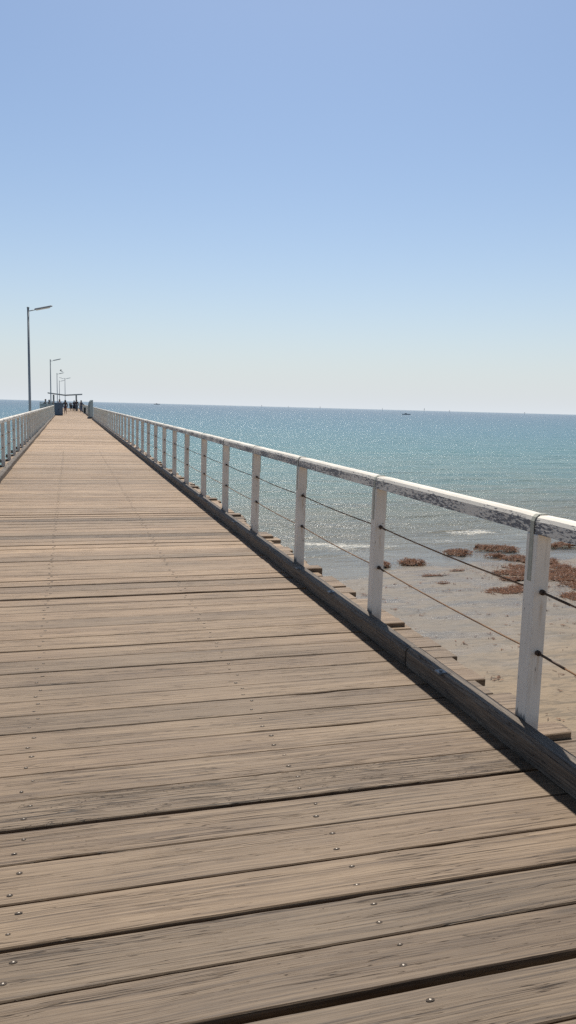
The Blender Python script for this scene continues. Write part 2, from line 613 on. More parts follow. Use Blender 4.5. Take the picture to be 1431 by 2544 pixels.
yy = -.6
k = 0
while yy < 74.5:
    L = (4.9, 3.5, 3.9, 4.2, 3.7)[k % 5]
    kerb(1, yy, min(yy + L, 75.2) - .006, rnd.uniform(-.006, .006)); yy += L; k += 1
yy = 78.0
while yy < END - 4:
    kerb(1, yy, yy + 7.9, 0.0); yy += 8.0
yy = 4.2
while yy < 84:
    L = rnd.uniform(3.4, 4.6)
    ye = min(yy + L, 87)
    kerb(-1, yy, ye - .02, -max(0, min(.16, (yy - 15) * .0026)) + rnd.uniform(-.012, .012)); yy += L
# bolts along the left kerb top and plates on the right one
m = MB()
m.tube([(0, 0, 0), (0, 0, .004)], .013, 8)
bolt0 = None
for i in range(32):
    yb = 14.2 + i * .92
    o = m.build('kerb_bolt', hole_mat, jetty) if bolt0 is None else bolt0.copy()
    if bolt0 is None: bolt0 = o
    else: C.objects.link(o)
    o.parent = jetty
    o.location = (-1.352 - max(0, min(.16, (yb - 15) * .0026)), yb, .119)
for yb in (3.84, 5.78, 6.72, 9.6, 12.4):
    m = MB()
    m.box(2.008, 2.062, yb - .028, yb + .028, .112, .122, 0, .001)
    m.tube([(2.035, yb, .1215), (2.035, yb, .130)], .010, 6)
    m.build('bolt_plate', plate_mat, jetty)


# ------------------------------------------------------------------ railings
def railing(name, label, xs, ys, zt=1.125, wires=True, blocks=True, side=1, group='railings'):
    """xs = inner face x; posts at near faces ys; side +1 right of the deck, -1 left"""
    root = tag(empty(name, (xs, ys[0], 0)), label, 'railing', group)
    ox, oy = xs, ys[0]
    bw, bd = .080, .088
    x0, x1 = (0, bw) if side > 0 else (-bw, 0)
    pm = MB()
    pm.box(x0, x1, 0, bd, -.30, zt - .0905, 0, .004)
    post = None
    for i, yv in enumerate(ys):
        if post is None:
            p = pm.build('post', post_mat, root)
            st = MB()
            t = .003
            # strap: inner leg, over the rail, outer leg
            c0, c1 = .030, .058
            prof = []
            W = .091
            pts_o = [(-t, zt - .32), (-t, zt - .03), (.006, zt - .010), (.022, zt + t), (W - .022, zt + t), (W - .006, zt - .010), (W + t, zt - .03), (W + t, zt - .32)]
            pts_i = [(W, zt - .32), (W, zt - .031), (W - .009, zt - .013), (W - .023, zt + .0002), (.023, zt + .0002), (.009, zt - .013), (0, zt - .031), (0, zt - .32)]
            rings = [[((q[0]) * side, yy_, q[1]) for q in pts_o + pts_i] for yy_ in (c0, c1)]
            n = 16
            vs = rings[0] + rings[1]
            fs = [(a, (a + 1) % n, n + (a + 1) % n, n + a) for a in range(n)]
            for a in range(7):
                fs.append((a, a + 1, 14 - a, 15 - a)); fs.append((n + a, n + 15 - a, n + 14 - a, n + a + 1))
            st.add(vs, fs)
            s_ = st.build('strap', strap_mat, p)
            if blocks:
                bl = MB(); bl.box(side * .082 if side > 0 else -.27, .27 if side > 0 else -.082, -.01, .13, -.055, .035, 0, .005)
                o = bl.build('foot_block', deck_mat, p, attrs=wattrs(len(bl.v)))
            post = p
        else:
            p = copy_tree(post, root)
        p.location = (rnd.gauss(0, .002), yv - oy, rnd.gauss(0, .001))
        p.rotation_euler = (0, rnd.gauss(0, .002), rnd.gauss(0, .004))
    # rail lengths, one per bay, ending on the posts
    for i in range(len(ys) - 1):
        a, b = ys[i] - oy + .029, ys[i + 1] - oy + .026
        if i == 0: a = -.12
        if i == len(ys) - 2: b += .12
        m = MB()
        n = 14 if ys[i] < 12 else 5
        rings = []
        dx = rnd.gauss(0, .001)
        for j in range(n + 1):
            yq = a + (b - a) * j / n
            wob = nz((yq + oy) * 1.4, xs) * .002
            sc = 0.004 if j in (0, n) else 0
            pr = [(0, zt - .09), (0, zt - .028), (.008, zt - .010), (.024, zt), (.066, zt), (.082, zt - .010), (.090, zt - .028), (.090, zt - .09)]
            rings.append([((q[0] + dx + wob) * side, yq, q[1] + wob * .7 - sc * (q[1] > zt - .05)) for q in pr])
        if side < 0: rings = [r[::-1] for r in rings]
        m.loft(rings)
        m.build('handrail', rail_mat, root)
    if wires:
        for wz in (.755, .455):
            m = MB()
            pts, r = [], []
            xw = side * .042
            for i in range(len(ys) - 1):
                a, b = ys[i] - oy + bd / 2, ys[i + 1] - oy + bd / 2
                nn = 6 if ys[i] < 12 else 2
                for j in range(nn):
                    t = j / nn
                    pts.append((xw, a + (b - a) * t, wz - .012 * 4 * t * (1 - t)))
            pts.append((xw, ys[-1] - oy + .05, wz))
            m.tube(pts, .0046, 7, 0)
            for i in range(len(ys)):
                if ys[i] > 24: break
                a = ys[i] - oy
                L = .22 if i < 2 else .10
                m.tube([(xw, a - L, wz - .006), (xw, a - .012, wz - .0003)], .0066, 8, 1)
                m.tube([(xw, a - .016, wz), (xw, a + .002, wz)], .0135, 10, 1)
            m.build('wire_rope', [wire_mat, swage_mat], root, smooth=True)
    return root


ysR = [1.18, 3.12, 5.12, 7.07, 8.98, 10.85, 12.75, 14.70, 16.52, 18.38]
while ysR[-1] < 73.3: ysR.append(ysR[-1] + 1.9)
railing('railing', 'peeling white timber railing with rusty wire ropes along the near right side of the deck', 2.12, ysR)
ysR2 = [78.2]
while ysR2[-1] < END - 3: ysR2.append(ysR2[-1] + 1.95)
railing('railing', 'far white railing on the right, running on beyond the upright board to the jetty end', 2.12, ysR2, wires=True, blocks=False)
ysL = [4.0]
while ysL[-1] < 83.5: ysL.append(ysL[-1] + 1.945)
railing('railing', 'white timber railing with wire ropes left of the deck, ending at the blue grey cabinet', -1.50, ysL, 1.145, True, True, -1)


def cross_rail(label, p0, p1, n, zt, solid=False):
    a, b = Vector(p0), Vector(p1)
    d = b - a
    root = tag(empty('railing', a), label, 'railing', 'railings')
    for i in range(n):
        q = d * (i / (n - 1))
        m = MB(); m.box(q.x - .04, q.x + .04, q.y - .04, q.y + .04, -.2, zt - .082, 0, .004)
        m.build('post', post_mat, root)
    u = d.normalized()
    w = u.cross(Vector((0, 0, 1))) * .06
    m = MB()
    e = u * .08
    m.loft([[(-e) + w + Vector((0, 0, zt)), (-e) - w + Vector((0, 0, zt)), (-e) - w + Vector((0, 0, zt - .08)), (-e) + w + Vector((0, 0, zt - .08))],
            [d + e + w + Vector((0, 0, zt)), d + e - w + Vector((0, 0, zt)), d + e - w + Vector((0, 0, zt - .08)), d + e + w + Vector((0, 0, zt - .08))]])
    m.build('handrail', rail_mat, root)
    if solid:
        m = MB()
        hw = w * .3
        for z0 in (.12, .5, .88):
            m.loft([[hw * s1 + Vector((0, 0, z0 + z1)) for s1, z1 in ((1, 0), (-1, 0), (-1, .34), (1, .34))],
                    [d + hw * s1 + Vector((0, 0, z0 + z1)) for s1, z1 in ((1, 0), (-1, 0), (-1, .34), (1, .34))]])
        m.build('panel_board', sign_face, root)
    return root


cross_rail('short boarded windbreak rail across the landing, left of the blue grey cabinet', (-3.55, PLAT0 + .3, 0), (-1.75, PLAT0 + .3, 0), 3, 1.40, True)
cross_rail('rail closing the far end of the jetty behind the people', (-3.5, END - 1, 0), (2.3, END - 1, 0), 5, 1.22)
cross_rail('distant rail along the left side of the wide landing', (-3.6, PLAT0 + 1, 0), (-3.6, END - 1.4, 0), 20, 1.15)

# ------------------------------------------------------------------ water and sand
SH = lambda x: 17.2 + .33 * min(max(x, -30) - 6, 5.0) + .25 * math.sin(x * .9) + .15 * math.sin(x * 2.3 + 1)   # shoreline


def axis_vals(segs):
    out = [segs[0][0]]
    for a, b, s0, s1 in segs:
        x = a
        while x < b - 1e-6:
            f = (x - a) / (b - a)
            st = s0 * (s1 / s0) ** f
            x = min(b, x + st)
            out.append(x)
    return out


def build_water():
    ys = axis_vals([(-40, 6, 8, 1.0), (6, 15, 1.0, .12), (15, 27, .09, .10), (27, 60, .12, .5), (60, 200, .5, 6), (200, 1500, 8, 150), (1500, 30000, 300, 5000)])
    xr = axis_vals([(0, 22, .12, .14), (22, 60, .16, 1.2), (60, 300, 1.5, 20), (300, 3000, 40, 500), (3000, 30000, 900, 6000)])
    xl = [-v for v in axis_vals([(0, 10, .3, .3), (10, 60, .4, 2), (60, 300, 3, 20), (300, 3000, 40, 500), (3000, 30000, 900, 6000)])][1:]
    xs = sorted(xl) + xr
    nx = len(xs)
    V, off, foam = [], [], []
    for y in ys:
        dy = max(.1, y * .006)
        for x in xs:
            o = y - SH(x)
            d = max(0.0, o)
            amp = min(1.0, d / 8.0) * (0 if y > 160 or abs(x) > 200 else 1)
            wy = y + 1.2 * nz(x * .06, y * .03)
            h = 0
            if amp > 0:
                fade = max(0, 1 - y / 160)
                h += .065 * math.sin(wy * 1.15 + x * .10 + 2 * nz(x * .12, y * .05)) * fade
                h += .045 * nz(x * .35, wy * .9, 3) * fade
                if y < 70: h += .016 * nz(x * .9, wy * 2.1, 7) * (1 - y / 70)
                if y < 45: h += .010 * nz(x * 2.0, wy * 4.3, 9) * (1 - y / 45)
                h *= amp
            fm = 0.0
            if -1 < o < 14:
                # the spilling breaker
                yb = 23.9 + .9 * nz(x * .13, 5) + .25 * nz(x * .7, 8)
                g = .06 + .55 * math.exp(-((x - 13.4) / 1.1) ** 2) + .30 * math.exp(-((x - 9.0) / .7) ** 2) + .4 * math.exp(-((x - 21) / 2.5) ** 2) + max(0, nz(x * .8, 12)) * .25
                t = (y - yb) / .42
                if abs(t) < 2.2:
                    pk = math.exp(-t * t) * (1 if t > 0 else 1)
                    h += .085 * pk * (.35 + 1.6 * g)
                    if -2 < t < .35: fm = max(fm, (1 - abs(t + .75) / 1.25) * max(0, g * 1.9 - .25 + .5 * nz(x * 1.3, 77)))
                # second spent wave, frothy
                y2 = 22.2 + .8 * nz(x * .16, 25) + .3 * nz(x * .8, 28)
                t = (y - y2) / .5
                if abs(t) < 1.4:
                    g2 = max(0, .75 * math.exp(-((x - 7.8) / 1.6) ** 2) + .35 * nz(x * .9, 42) + .12)
                    h += .02 * math.exp(-t * t)
                    fm = max(fm, (1 - abs(t) / 1.4) * g2)
                # swash edges
                for sh_, wd, st in ((.12, .22, .75), (1.5, .35, .4)):
                    y3 = SH(x) + sh_ + .35 * nz(x * .5, 60 + sh_)
                    t = (y - y3) / wd
                    if abs(t) < 1: fm = max(fm, (1 - abs(t)) * st * max(0, .75 * math.exp(-((x - 7.2) / 2.6) ** 2) + .5 * nz(x * .9, 80 + sh_)))
                if 1 < o < 5.5: fm = max(fm, .75 * max(0, nz(x * .30, y * .9, 15) + .10) * (1 - abs(o - 3.4) / 2.3))
            z = WL + h
            if o < .5: z = WL - .03 + .03 * max(0, o + .5) if o > -.5 else WL - .06
            V.append((x, y, z)); off.append(o); foam.append(max(0, min(.75, fm * .7)))
    F = []
    for j in range(len(ys) - 1):
        for i in range(nx - 1):
            a = j * nx + i
            F.append((a, a + 1, a + nx + 1, a + nx))
    T = NT('sea_water')
    p = T.pos()
    of = T.attr('off').outputs['Fac']
    fo = T.attr('foam').outputs['Fac']
    l = T.math('DIVIDE', T.math('LOGARITHM', T.math('ADD', T.math('MAXIMUM', of, 0.0), 1.0), 10.0), 3.0)
    pat = T.noise(T.vmul(p, (.012, .035, 1)), 1.0, 4.0, 0.6)
    l2 = T.math('ADD', l, T.math('MULTIPLY', T.math('SUBTRACT', pat, 0.5), 0.10))
    strk = T.noise(T.vmul(p, (.16, .95, 1)), 1.0, 4.0, 0.62, .8)
    l2 = T.math('ADD', l2, T.math('MULTIPLY', T.math('MULTIPLY', T.math('SUBTRACT', strk, 0.5), T.smooth(l, .45, .75, 1.0, .0)), 0.30))
    body = T.ramp(l2, [(0.0, (.26, .23, .18)), (.33, (.21, .215, .17)), (.46, (.135, .205, .19)), (.58, (.085, .20, .22)),
                       (.70, (.052, .165, .222)), (.86, (.045, .132, .20)), (1.0, (.045, .108, .175))])
    alpha = T.ramp(l, [(0.0, .0), (.10, .10), (.28, .45), (.42, .85), (.52, 1.0)])
    # wave bump at several scales, crests lying roughly parallel to the shore
    w1 = T.noise(T.vmul(p, (1.1, 2.9, 1)), 1.0, 5.0, 0.66, .4)
    w2 = T.noise(T.vmul(p, (.26, .85, 1)), 1.0, 4.0, 0.6, .5)
    w3 = T.noise(T.vmul(p, (6.0, 10.0, 1)), 1.0, 2.0, 0.5)
    near = T.smooth(of, 0.0, 9.0, 0.12, 1.0)
    w0 = T.noise(T.vmul(p, (.055, .20, 1)), 1.0, 4.0, 0.6, .3)
    n0 = T.n('ShaderNodeBump')
    T.set(n0.inputs['Height'], T.math('MULTIPLY', w0, T.smooth(of, 6.0, 60.0, 0.0, 1.0))); n0.inputs['Strength'].default_value = 1.0; n0.inputs['Distance'].default_value = 1.2
    n1 = T.n('ShaderNodeBump')
    T.set(n1.inputs['Normal'], n0.outputs[0])
    T.set(n1.inputs['Height'], T.math('MULTIPLY', w2, near)); n1.inputs['Strength'].default_value = 1.0; n1.inputs['Distance'].default_value = .38
    n2 = T.n('ShaderNodeBump')
    T.set(n2.inputs['Height'], T.math('MULTIPLY', w1, near)); n2.inputs['Strength'].default_value = 1.0; n2.inputs['Distance'].default_value = .12
    T.set(n2.inputs['Normal'], n1.outputs[0])
    n3 = T.n('ShaderNodeBump')
    T.set(n3.inputs['Height'], T.math('MULTIPLY', w3, T.smooth(of, 0, 6, .35, 1.0))); n3.inputs['Strength'].default_value = 1.0; n3.inputs['Distance'].default_value = .022
    T.set(n3.inputs['Normal'], n2.outputs[0])
    N = n3.outputs[0]
    dif = T.n('ShaderNodeBsdfDiffuse')
    T.set(dif.inputs[0], body); T.set(dif.inputs['Normal'], N)
    tr = T.n('ShaderNodeBsdfTransparent')
    tr.inputs[0].default_value = (.93, .94, .90, 1)
    m1 = T.n('ShaderNodeMixShader')
    T.set(m1.inputs[0], alpha); T.set(m1.inputs[1], tr.outputs[0]); T.set(m1.inputs[2], dif.outputs[0])
    gl = T.n('ShaderNodeBsdfGlossy')
    gl.inputs['Roughness'].default_value = .17
    T.set(gl.inputs['Normal'], N)
    fr = T.n('ShaderNodeFresnel'); fr.inputs[0].default_value = 1.33
    T.set(fr.inputs['Normal'], N)
    m2 = T.n('ShaderNodeMixShader')
    T.set(m2.inputs[0], T.math('MINIMUM', fr.outputs[0], .65)); T.set(m2.inputs[1], m1.outputs[0]); T.set(m2.inputs[2], gl.outputs[0])
    # foam
    fn = T.noise(T.vmul(p, (9.0, 24.0, 4.0)), 1.0, 6.0, 0.8, 1.2)
    fm = T.smooth(T.math('ADD', fn, T.math('MULTIPLY', fo, .34)), .62, .68)
    fm = T.math('MULTIPLY', T.math('MULTIPLY', fm, T.smooth(fo, .02, .25)), T.smooth(T.noise(T.vmul(p, (2.2, 7.0, 1)), 1.0, 4.0, .7, 1.0), .40, .56))
    fd = T.n('ShaderNodeBsdfDiffuse'); fd.inputs[0].default_value = (.80, .77, .70, 1)
    m3 = T.n('ShaderNodeMixShader')
    T.set(m3.inputs[0], T.math('MULTIPLY', fm, .85)); T.set(m3.inputs[1], m2.outputs[0]); T.set(m3.inputs[2], fd.outputs[0])
    T.t.links.new(m3.outputs[0], T.out.inputs[0])
    o = mesh_from('sea_water', V, F, [T.m], None, None, True, {'off': off, 'foam': foam})
    tag(o, kind='structure')


def build_sand():
    xs = axis_vals([(-30000, -60, 6000, 60), (-60, 2, 6, .8), (2, 20, .16, .2), (20, 60, .4, 4), (60, 30000, 60, 6000)])
    ys = axis_vals([(-400, 2, 60, 1), (2, 22, .16, .16), (22, 60, .6, 3), (60, 30000, 60, 6000)])
    V, off = [], []
    for y in ys:
        for x in xs:
            o = y - SH(x)
            z = WL - .035 * o if o < 12 else WL - .42 - .02 * (o - 12)
            z = min(z, WL + 1.6)
            if z < -12: z = -12
            if abs(o) < 25 and abs(x) < 50: z += .012 * nz(x * .8, y * 1.6) + .006 * nz(x * 3, y * 5)
            V.append((x, y, z)); off.append(o)
    nx = len(xs)
    F = [(j * nx + i, j * nx + i + 1, (j + 1) * nx + i + 1, (j + 1) * nx + i) for j in range(len(ys) - 1) for i in range(nx - 1)]
    T = NT('beach_sand')
    p = T.pos()
    of = T.attr('off').outputs['Fac']
    big = T.noise(T.vmul(p, (.5, .9, 1)), 1.0, 4.0, .6)
    rip = T.noise(T.vmul(p, (3.0, 8.0, 1)), 1.0, 4.0, .6, .6)
    gr = T.noise(p, 60.0, 3.0, .7)
    wet = T.smooth(T.math('ADD', of, T.math('MULTIPLY', T.math('SUBTRACT', big, .5), 3.0)), -9.0, -4.5)
    dry = T.mix(gr, (.21, .155, .102), (.30, .228, .155))
    wt = T.mix(gr, (.135, .106, .076), (.185, .148, .108))
    c = T.mix(wet, dry, wt)
    c = T.mix(T.math('MULTIPLY', T.smooth(rip, .46, .62), .55), c, (.095, .077, .058))
    pt = T.noise(T.vmul(p, (.55, 1.7, 1)), 1.0, 5.0, .65, .7)
    c = T.mix(T.math('MULTIPLY', T.smooth(pt, .48, .62), T.math('ADD', .15, T.math('MULTIPLY', wet, .35))), c, (.085, .078, .068))
    spk = T.smooth(T.noise(T.vmul(p, (11, 26, 1)), 1.0, 4.0, .65), .62, .67)
    c = T.mix(T.math('MULTIPLY', spk, .55), c, (.10, .075, .055))
    h = T.math('ADD', T.math('MULTIPLY', rip, 1.0), T.math('MULTIPLY', gr, .15))
    nrm = T.bump(h, .9, .036)
    film = T.smooth(T.noise(T.vmul(p, (.7, 2.2, 1)), 1.0, 4.0, .6, .5), .45, .62)
    rough = T.math('SUBTRACT', .85, T.math('MULTIPLY', wet, T.math('ADD', .30, T.math('MULTIPLY', film, .24))))
    T.pbr(c, rough, nrm, 0.0, .5)
    o = mesh_from('sand', V, F, [T.m], None, None, True, {'off': off})
    tag(o, kind='structure')


build_water()
build_sand()

# ------------------------------------------------------------------ seaweed
def weed_mat():
    T = NT('dried_seaweed')
    t = T.attr('tone').outputs['Fac']
    c = T.ramp(t, [(0.0, (.035, .018, .010)), (.35, (.11, .048, .024)), (.7, (.26, .112, .056)), (.93, (.42, .22, .12)), (1.0, (.72, .66, .60))])  # palest stop is the painted glint colour
    return T.pbr(c, .6, None, 0.0, .12)
WEED = weed_mat()


def sand_z(x, y):
    o = y - SH(x)
    return max(WL - .035 * o, WL - .012)


def weed(label, blobs, dens=520, hgt=.10, seed=1):
    """blobs: (cx, cy, rx, ry) ellipses joined into one drift"""
    rr = random.Random(seed)
    V, F, A = [], [], []
    cx, cy = blobs[0][0], blobs[0][1]
    def field(x, y):
        b = 0
        for (bx, by, rx, ry) in blobs:
            d = ((x - bx) / rx) ** 2 + ((y - by) / ry) ** 2
            b = max(b, 1 - d + .85 * nz(x * 1.8 + seed, y * 2.6) + .75 * nz(x * 5, y * 7 + seed) - .05)
        return b
    z0 = sand_z(cx, cy)
    x0 = min(b[0] - b[2] * 1.3 for b in blobs); x1 = max(b[0] + b[2] * 1.3 for b in blobs)
    y0 = min(b[1] - b[3] * 1.3 for b in blobs); y1 = max(b[1] + b[3] * 1.3 for b in blobs)
    st = .06
    idx = {}
    nxx, nyy = int((x1 - x0) / st) + 1, int((y1 - y0) / st) + 1
    def top(x, y):
        f = field(x, y)
        if f <= 0: return None
        return sand_z(x, y) + hgt * .62 * min(1, f * 1.1) ** .8 * (1 + .45 * nz(x * 4, y * 4, seed)) - .004
    for j in range(nyy):
        for i in range(nxx):
            x, y = x0 + i * st, y0 + j * st
            t = top(x, y)
            if t is not None:
                idx[(i, j)] = len(V)
                V.append((x - cx, y - cy, t - z0)); A.append(rr.uniform(0, .45))
    for (i, j), a in list(idx.items()):
        b, c, d = idx.get((i + 1, j)), idx.get((i + 1, j + 1)), idx.get((i, j + 1))
        if b is not None and c is not None and d is not None: F.append((a, b, c, d))
    n = int((x1 - x0) * (y1 - y0) * dens * 4.0)
    for _ in range(n):
        x, y = rr.uniform(x0, x1), rr.uniform(y0, y1)
        t = top(x, y)
        if t is None:
            if field(x, y) < -.5 or rr.random() > .10: continue
            t = sand_z(x, y) + .01
        L = rr.uniform(.014, .045); w = rr.uniform(.002, .0048)
        a = rr.uniform(0, 6.28); el = rr.gauss(0, .25)
        d = Vector((math.cos(a) * math.cos(el), math.sin(a) * math.cos(el), math.sin(el))) * L
        s = Vector((-math.sin(a), math.cos(a), rr.gauss(0, .5))) * w
        p = Vector((x - cx, y - cy, t - z0 + .012 + abs(rr.gauss(0, .010))))
        b0 = len(V)
        mid = p + d * .5 + Vector((0, 0, rr.uniform(0, .014)))
        V += [p - s, p + s, mid + s, mid - s, p + d + s * .5, p + d - s * .5]
        F += [(b0, b0 + 1, b0 + 2, b0 + 3), (b0 + 3, b0 + 2, b0 + 4, b0 + 5)]
        tn = min(.95, max(0, rr.gauss(.58, .24))) if rr.random() > .02 else 1.0  # a few strips turned pale as painted sun glints
        A += [tn] * 6
    o = mesh_from('seaweed_clump', [tuple(v) for v in V], F, [WEED], None, None, False, {'tone': A})
    o.location = (cx, cy, z0)
    tag(o, label, 'seaweed', 'seaweed clumps washed up on the beach')


weed('small round clump of brown seaweed standing alone at the foam edge beside a tinier clump', [(9.08, 19.15, .36, .42)], 700, .16, 2)
weed('tiny brown seaweed clump at the foam edge just behind the second nearest railing post', [(8.10, 19.0, .30, .36)], 700, .15, 3)
weed('low oval seaweed clump at the water edge, left of the two largest shallow-water clumps', [(11.15, 20.35, .50, .40)], 650, .14, 4)
weed('dark humped seaweed clump standing farthest out in the shallows, left of the nearest post', [(12.45, 20.9, .42, .38), (12.95, 20.75, .45, .5)], 600, .17, 5)
weed('long thin brown drift of seaweed reaching left from behind the nearest post', [(12.0, 19.75, .35, .18), (12.45, 19.35, .55, .35), (12.95, 18.9, .6, .5)], 560, .12, 6)
weed('flat wispy strand of seaweed on wet sand, larger of the two thin ones', [(8.95, 17.45, .45, .16)], 300, .04, 7)
weed('very small flat scrap of seaweed on the wet sand nearest the jetty', [(8.62, 16.45, .22, .11)], 380, .04, 8)
weed('small wispy scrap of seaweed just below the oval clump at the water edge', [(9.85, 17.95, .28, .10)], 350, .04, 9)
weed('broad reddish seaweed drift on sand just left of the nearest railing post', [(11.2, 17.3, .75, .45), (10.75, 16.6, .55, .30), (11.9, 18.0, .6, .5)], 420, .07, 10)
weed('low reddish patch of seaweed in front of the broad drift, behind the nearest post', [(9.75, 15.3, .60, .40), (10.4, 15.5, .5, .42)], 420, .06, 11)
weed('biggest thick mat of reddish brown seaweed, at the right edge behind the nearest post', [(12.5, 16.5, 1.1, 1.3), (12.0, 15.3, .8, .7), (13.4, 16.0, 1.3, 1.3), (12.9, 17.9, .45, .4)], 430, .10, 12)
weed('ragged seaweed tongue lying between upper and lower wire rope right of the nearest post', [(11.0, 14.4, .55, .45), (11.6, 14.1, .7, .5), (12.4, 14.0, .8, .5)], 420, .06, 13)
weed('distant mound of seaweed in the shallows right of the nearest post, below the handrail', [(15.2, 20.95, .6, .35), (16.0, 20.8, .8, .25)], 500, .20, 14)
# loose shreds
V, F, A = [], [], []
rr = random.Random(33)
for _ in range(1900):
    x, y = rr.uniform(2.8, 13), rr.uniform(7.5, 17)
    if rr.random() > .4 + .8 * nz(x * .6, y * .9): continue
    z = sand_z(x, y) + .016
    for q in range(rr.choice((1, 1, 1, 2, 3, 8))):
        a = rr.gauss(0, .7); L = rr.uniform(.02, .09); w = rr.uniform(.003, .009)
        d = Vector((math.cos(a), math.sin(a), 0)) * L; s = Vector((-math.sin(a), math.cos(a), 0)) * w
        p = Vector((x + rr.gauss(0, .03), y + rr.gauss(0, .03), z))
        b0 = len(V); V += [tuple(p - s), tuple(p + s), tuple(p + d + s), tuple(p + d - s)]; F.append((b0, b0 + 1, b0 + 2, b0 + 3)); A += [rr.uniform(.1, .6)] * 4
tag(mesh_from('seaweed_shreds', V, F, [WEED], None, None, False, {'tone': A}), 'loose dark shreds of seaweed scattered over the wet sand', 'seaweed', kind='stuff')


# ------------------------------------------------------------------ lamp posts
def lamp(label, x, y, h, arms=(1,), base=0.0):
    root = tag(empty('street_lamp', (x, y, base)), label, 'lamp post', 'lamp posts along the jetty')
    m = MB()
    m.tube([(0, 0, -1.2), (0, 0, 1.2), (0, 0, h)], [.062, .058, .045], 12)
    m.tube([(0, 0, h), (0, 0, h + .05)], [.058, .05], 12)
    m.build('pole', galv, root, smooth=True)
    for s in arms:
        a = MB()
        a.tube([(s * .03, 0, h - .12), (s * .30, 0, h - .045)], .020, 8)
        a.build('arm', galv, root, smooth=True)
        # trough shaped housing with a ribbed diffuser below
        u = Vector((s * math.cos(R(14)), 0, math.sin(R(14))))
        w = Vector((-s * math.sin(R(14)), 0, math.cos(R(14))))
        o = Vector((s * .27, 0, h - .055))
        hs, ds = MB(), MB()
        def ring(t, prof): return [o + u * t + w * q[1] + Vector((0, q[0], 0)) for q in prof]
        pr = [(-.07, 0), (.07, 0), (.065, .045), (.03, .062), (-.03, .062), (-.065, .045)]
        pe = [(q[0] * .8, q[1] * .75) for q in pr]
        hs.loft([ring(0, pe), ring(.03, pr), ring(.72, pr), ring(.76, pe)])
        hs.build('lamp_housing', lamp_metal, root)
        pd = [(-.055, -.002), (.055, -.002), (.04, -.04), (-.04, -.04)]
        ds.loft([ring(.05, pd), ring(.66, pd)])
        ds.build('diffuser', diffuser, root)
    return root


lamp('nearest and tallest looking grey lamp post, standing outside the left railing', -1.66, 35.8, 5.52)
lamp('second grey lamp post along the left railing, its pole just left of the shelter', -1.74, 80.2, 5.55)
lamp('third lamp post on the left, the one with a gull over its lamp head', -1.70, 120.6, 5.62)
lamp('fourth lamp post on the left, just before the twin lamp', -1.83, 160, 5.50)
lamp('farthest lamp post with two lamp heads spread like a letter T', -.72, 150, 5.75, (1, -1))

# gull hovering over the third lamp head
gm = plain('gull_grey', (.22, .23, .25), .7)
gw = plain('gull_white', (.55, .55, .55), .7)
g = tag(empty('gull', (-1.70 + .62, 120.5, 5.98)), 'small gull with raised wings above the head of the third lamp post', 'bird')
m = MB()
m.tube([(-.24, 0, .10), (-.16, 0, .085), (-.05, 0, .03), (.08, 0, -.02), (.19, 0, -.06), (.27, 0, -.08)], [.006, .045, .065, .055, .03, .012], 10)
m.build('body', gm, g, smooth=True)
for s in (-1, 1):
    m = MB()
    pts = [Vector((-.08, s * .04, .05)), Vector((-.10, s * .22, .17)), Vector((-.04, s * .42, .22)), Vector((.04, s * .58, .20))]
    ch = [.13, .12, .09, .02]
    rings = [[p + Vector((-c * .4, 0, 0)), p + Vector((0, 0, .012)), p + Vector((c * .8, 0, -.005)), p + Vector((0, 0, -.008))] for p, c in zip(pts, ch)]
    m.loft(rings)
    m.build('wing', gm, g)

# ------------------------------------------------------------------ shelter
sh = tag(empty('shelter', (-.62, 134, 0)), 'open shelter with a long thin shallow V roof on posts, beyond the people', 'shelter')
m = MB()
prof = [(-2.75, 2.93), (0, 2.64), (2.70, 2.86), (2.70, 2.68), (0, 2.44), (-2.75, 2.76)]
m.loft([[(x, -1.8, z) for x, z in prof], [(x, 1.8, z) for x, z in prof]])
m.build('roof', roof_mat, sh)
for px in (-1.85, 1.75):
    for py in (-1.3, 1.3):
        m = MB(); m.box(px - .11, px + .11, py - .09, py + .09, 0, 2.58, 0, .01)
        m.build('post', shel_post, sh)
m = MB(); m.box(-1.6, 1.6, .9, 1.25, .40, .46, 0, .006); m.build('bench_seat', deck_mat, sh, attrs=wattrs(len(m.v)))
for px in (-1.3, 0, 1.3):
    m = MB(); m.box(px - .04, px + .04, .95, 1.2, 0, .40, 0, .004); m.build('bench_leg', shel_post, sh)

# ------------------------------------------------------------------ cabinet at the end of the left rail
cb = tag(empty('cabinet', (-1.13, 89.5, 0)), 'tall blue grey box cabinet at the end of the left railing', 'cabinet')
m = MB(); m.box(-.44, .44, -.30, .30, .08, 1.30, 0, .012); m.build('body', bin_mat, cb)
m = MB(); m.box(-.42, .42, -.28, .28, 0, .079, 0, .006); m.build('plinth', bin_trim, cb)
m = MB()
m.loft([[(-.47, -.33, 1.302), (.47, -.33, 1.302), (.47, -.33, 1.36), (.20, -.33, 1.40), (-.47, -.33, 1.40)],
        [(-.47, .33, 1.302), (.47, .33, 1.302), (.47, .33, 1.38), (.20, .33, 1.42), (-.47, .33, 1.42)]])
m.build('lid', bin_mat, cb)
for s in (-1, 1):
    m = MB(); m.box(s * .215 - .205, s * .215 + .205, -.314, -.302, .12, 1.25, 0, .004)
    d = m.build('door', bin_mat, cb)
    m = MB(); m.box(s * .05 - .012, s * .05 + .012, -.335, -.316, .62, .76, 0, .003); m.build('handle', bin_trim, d)

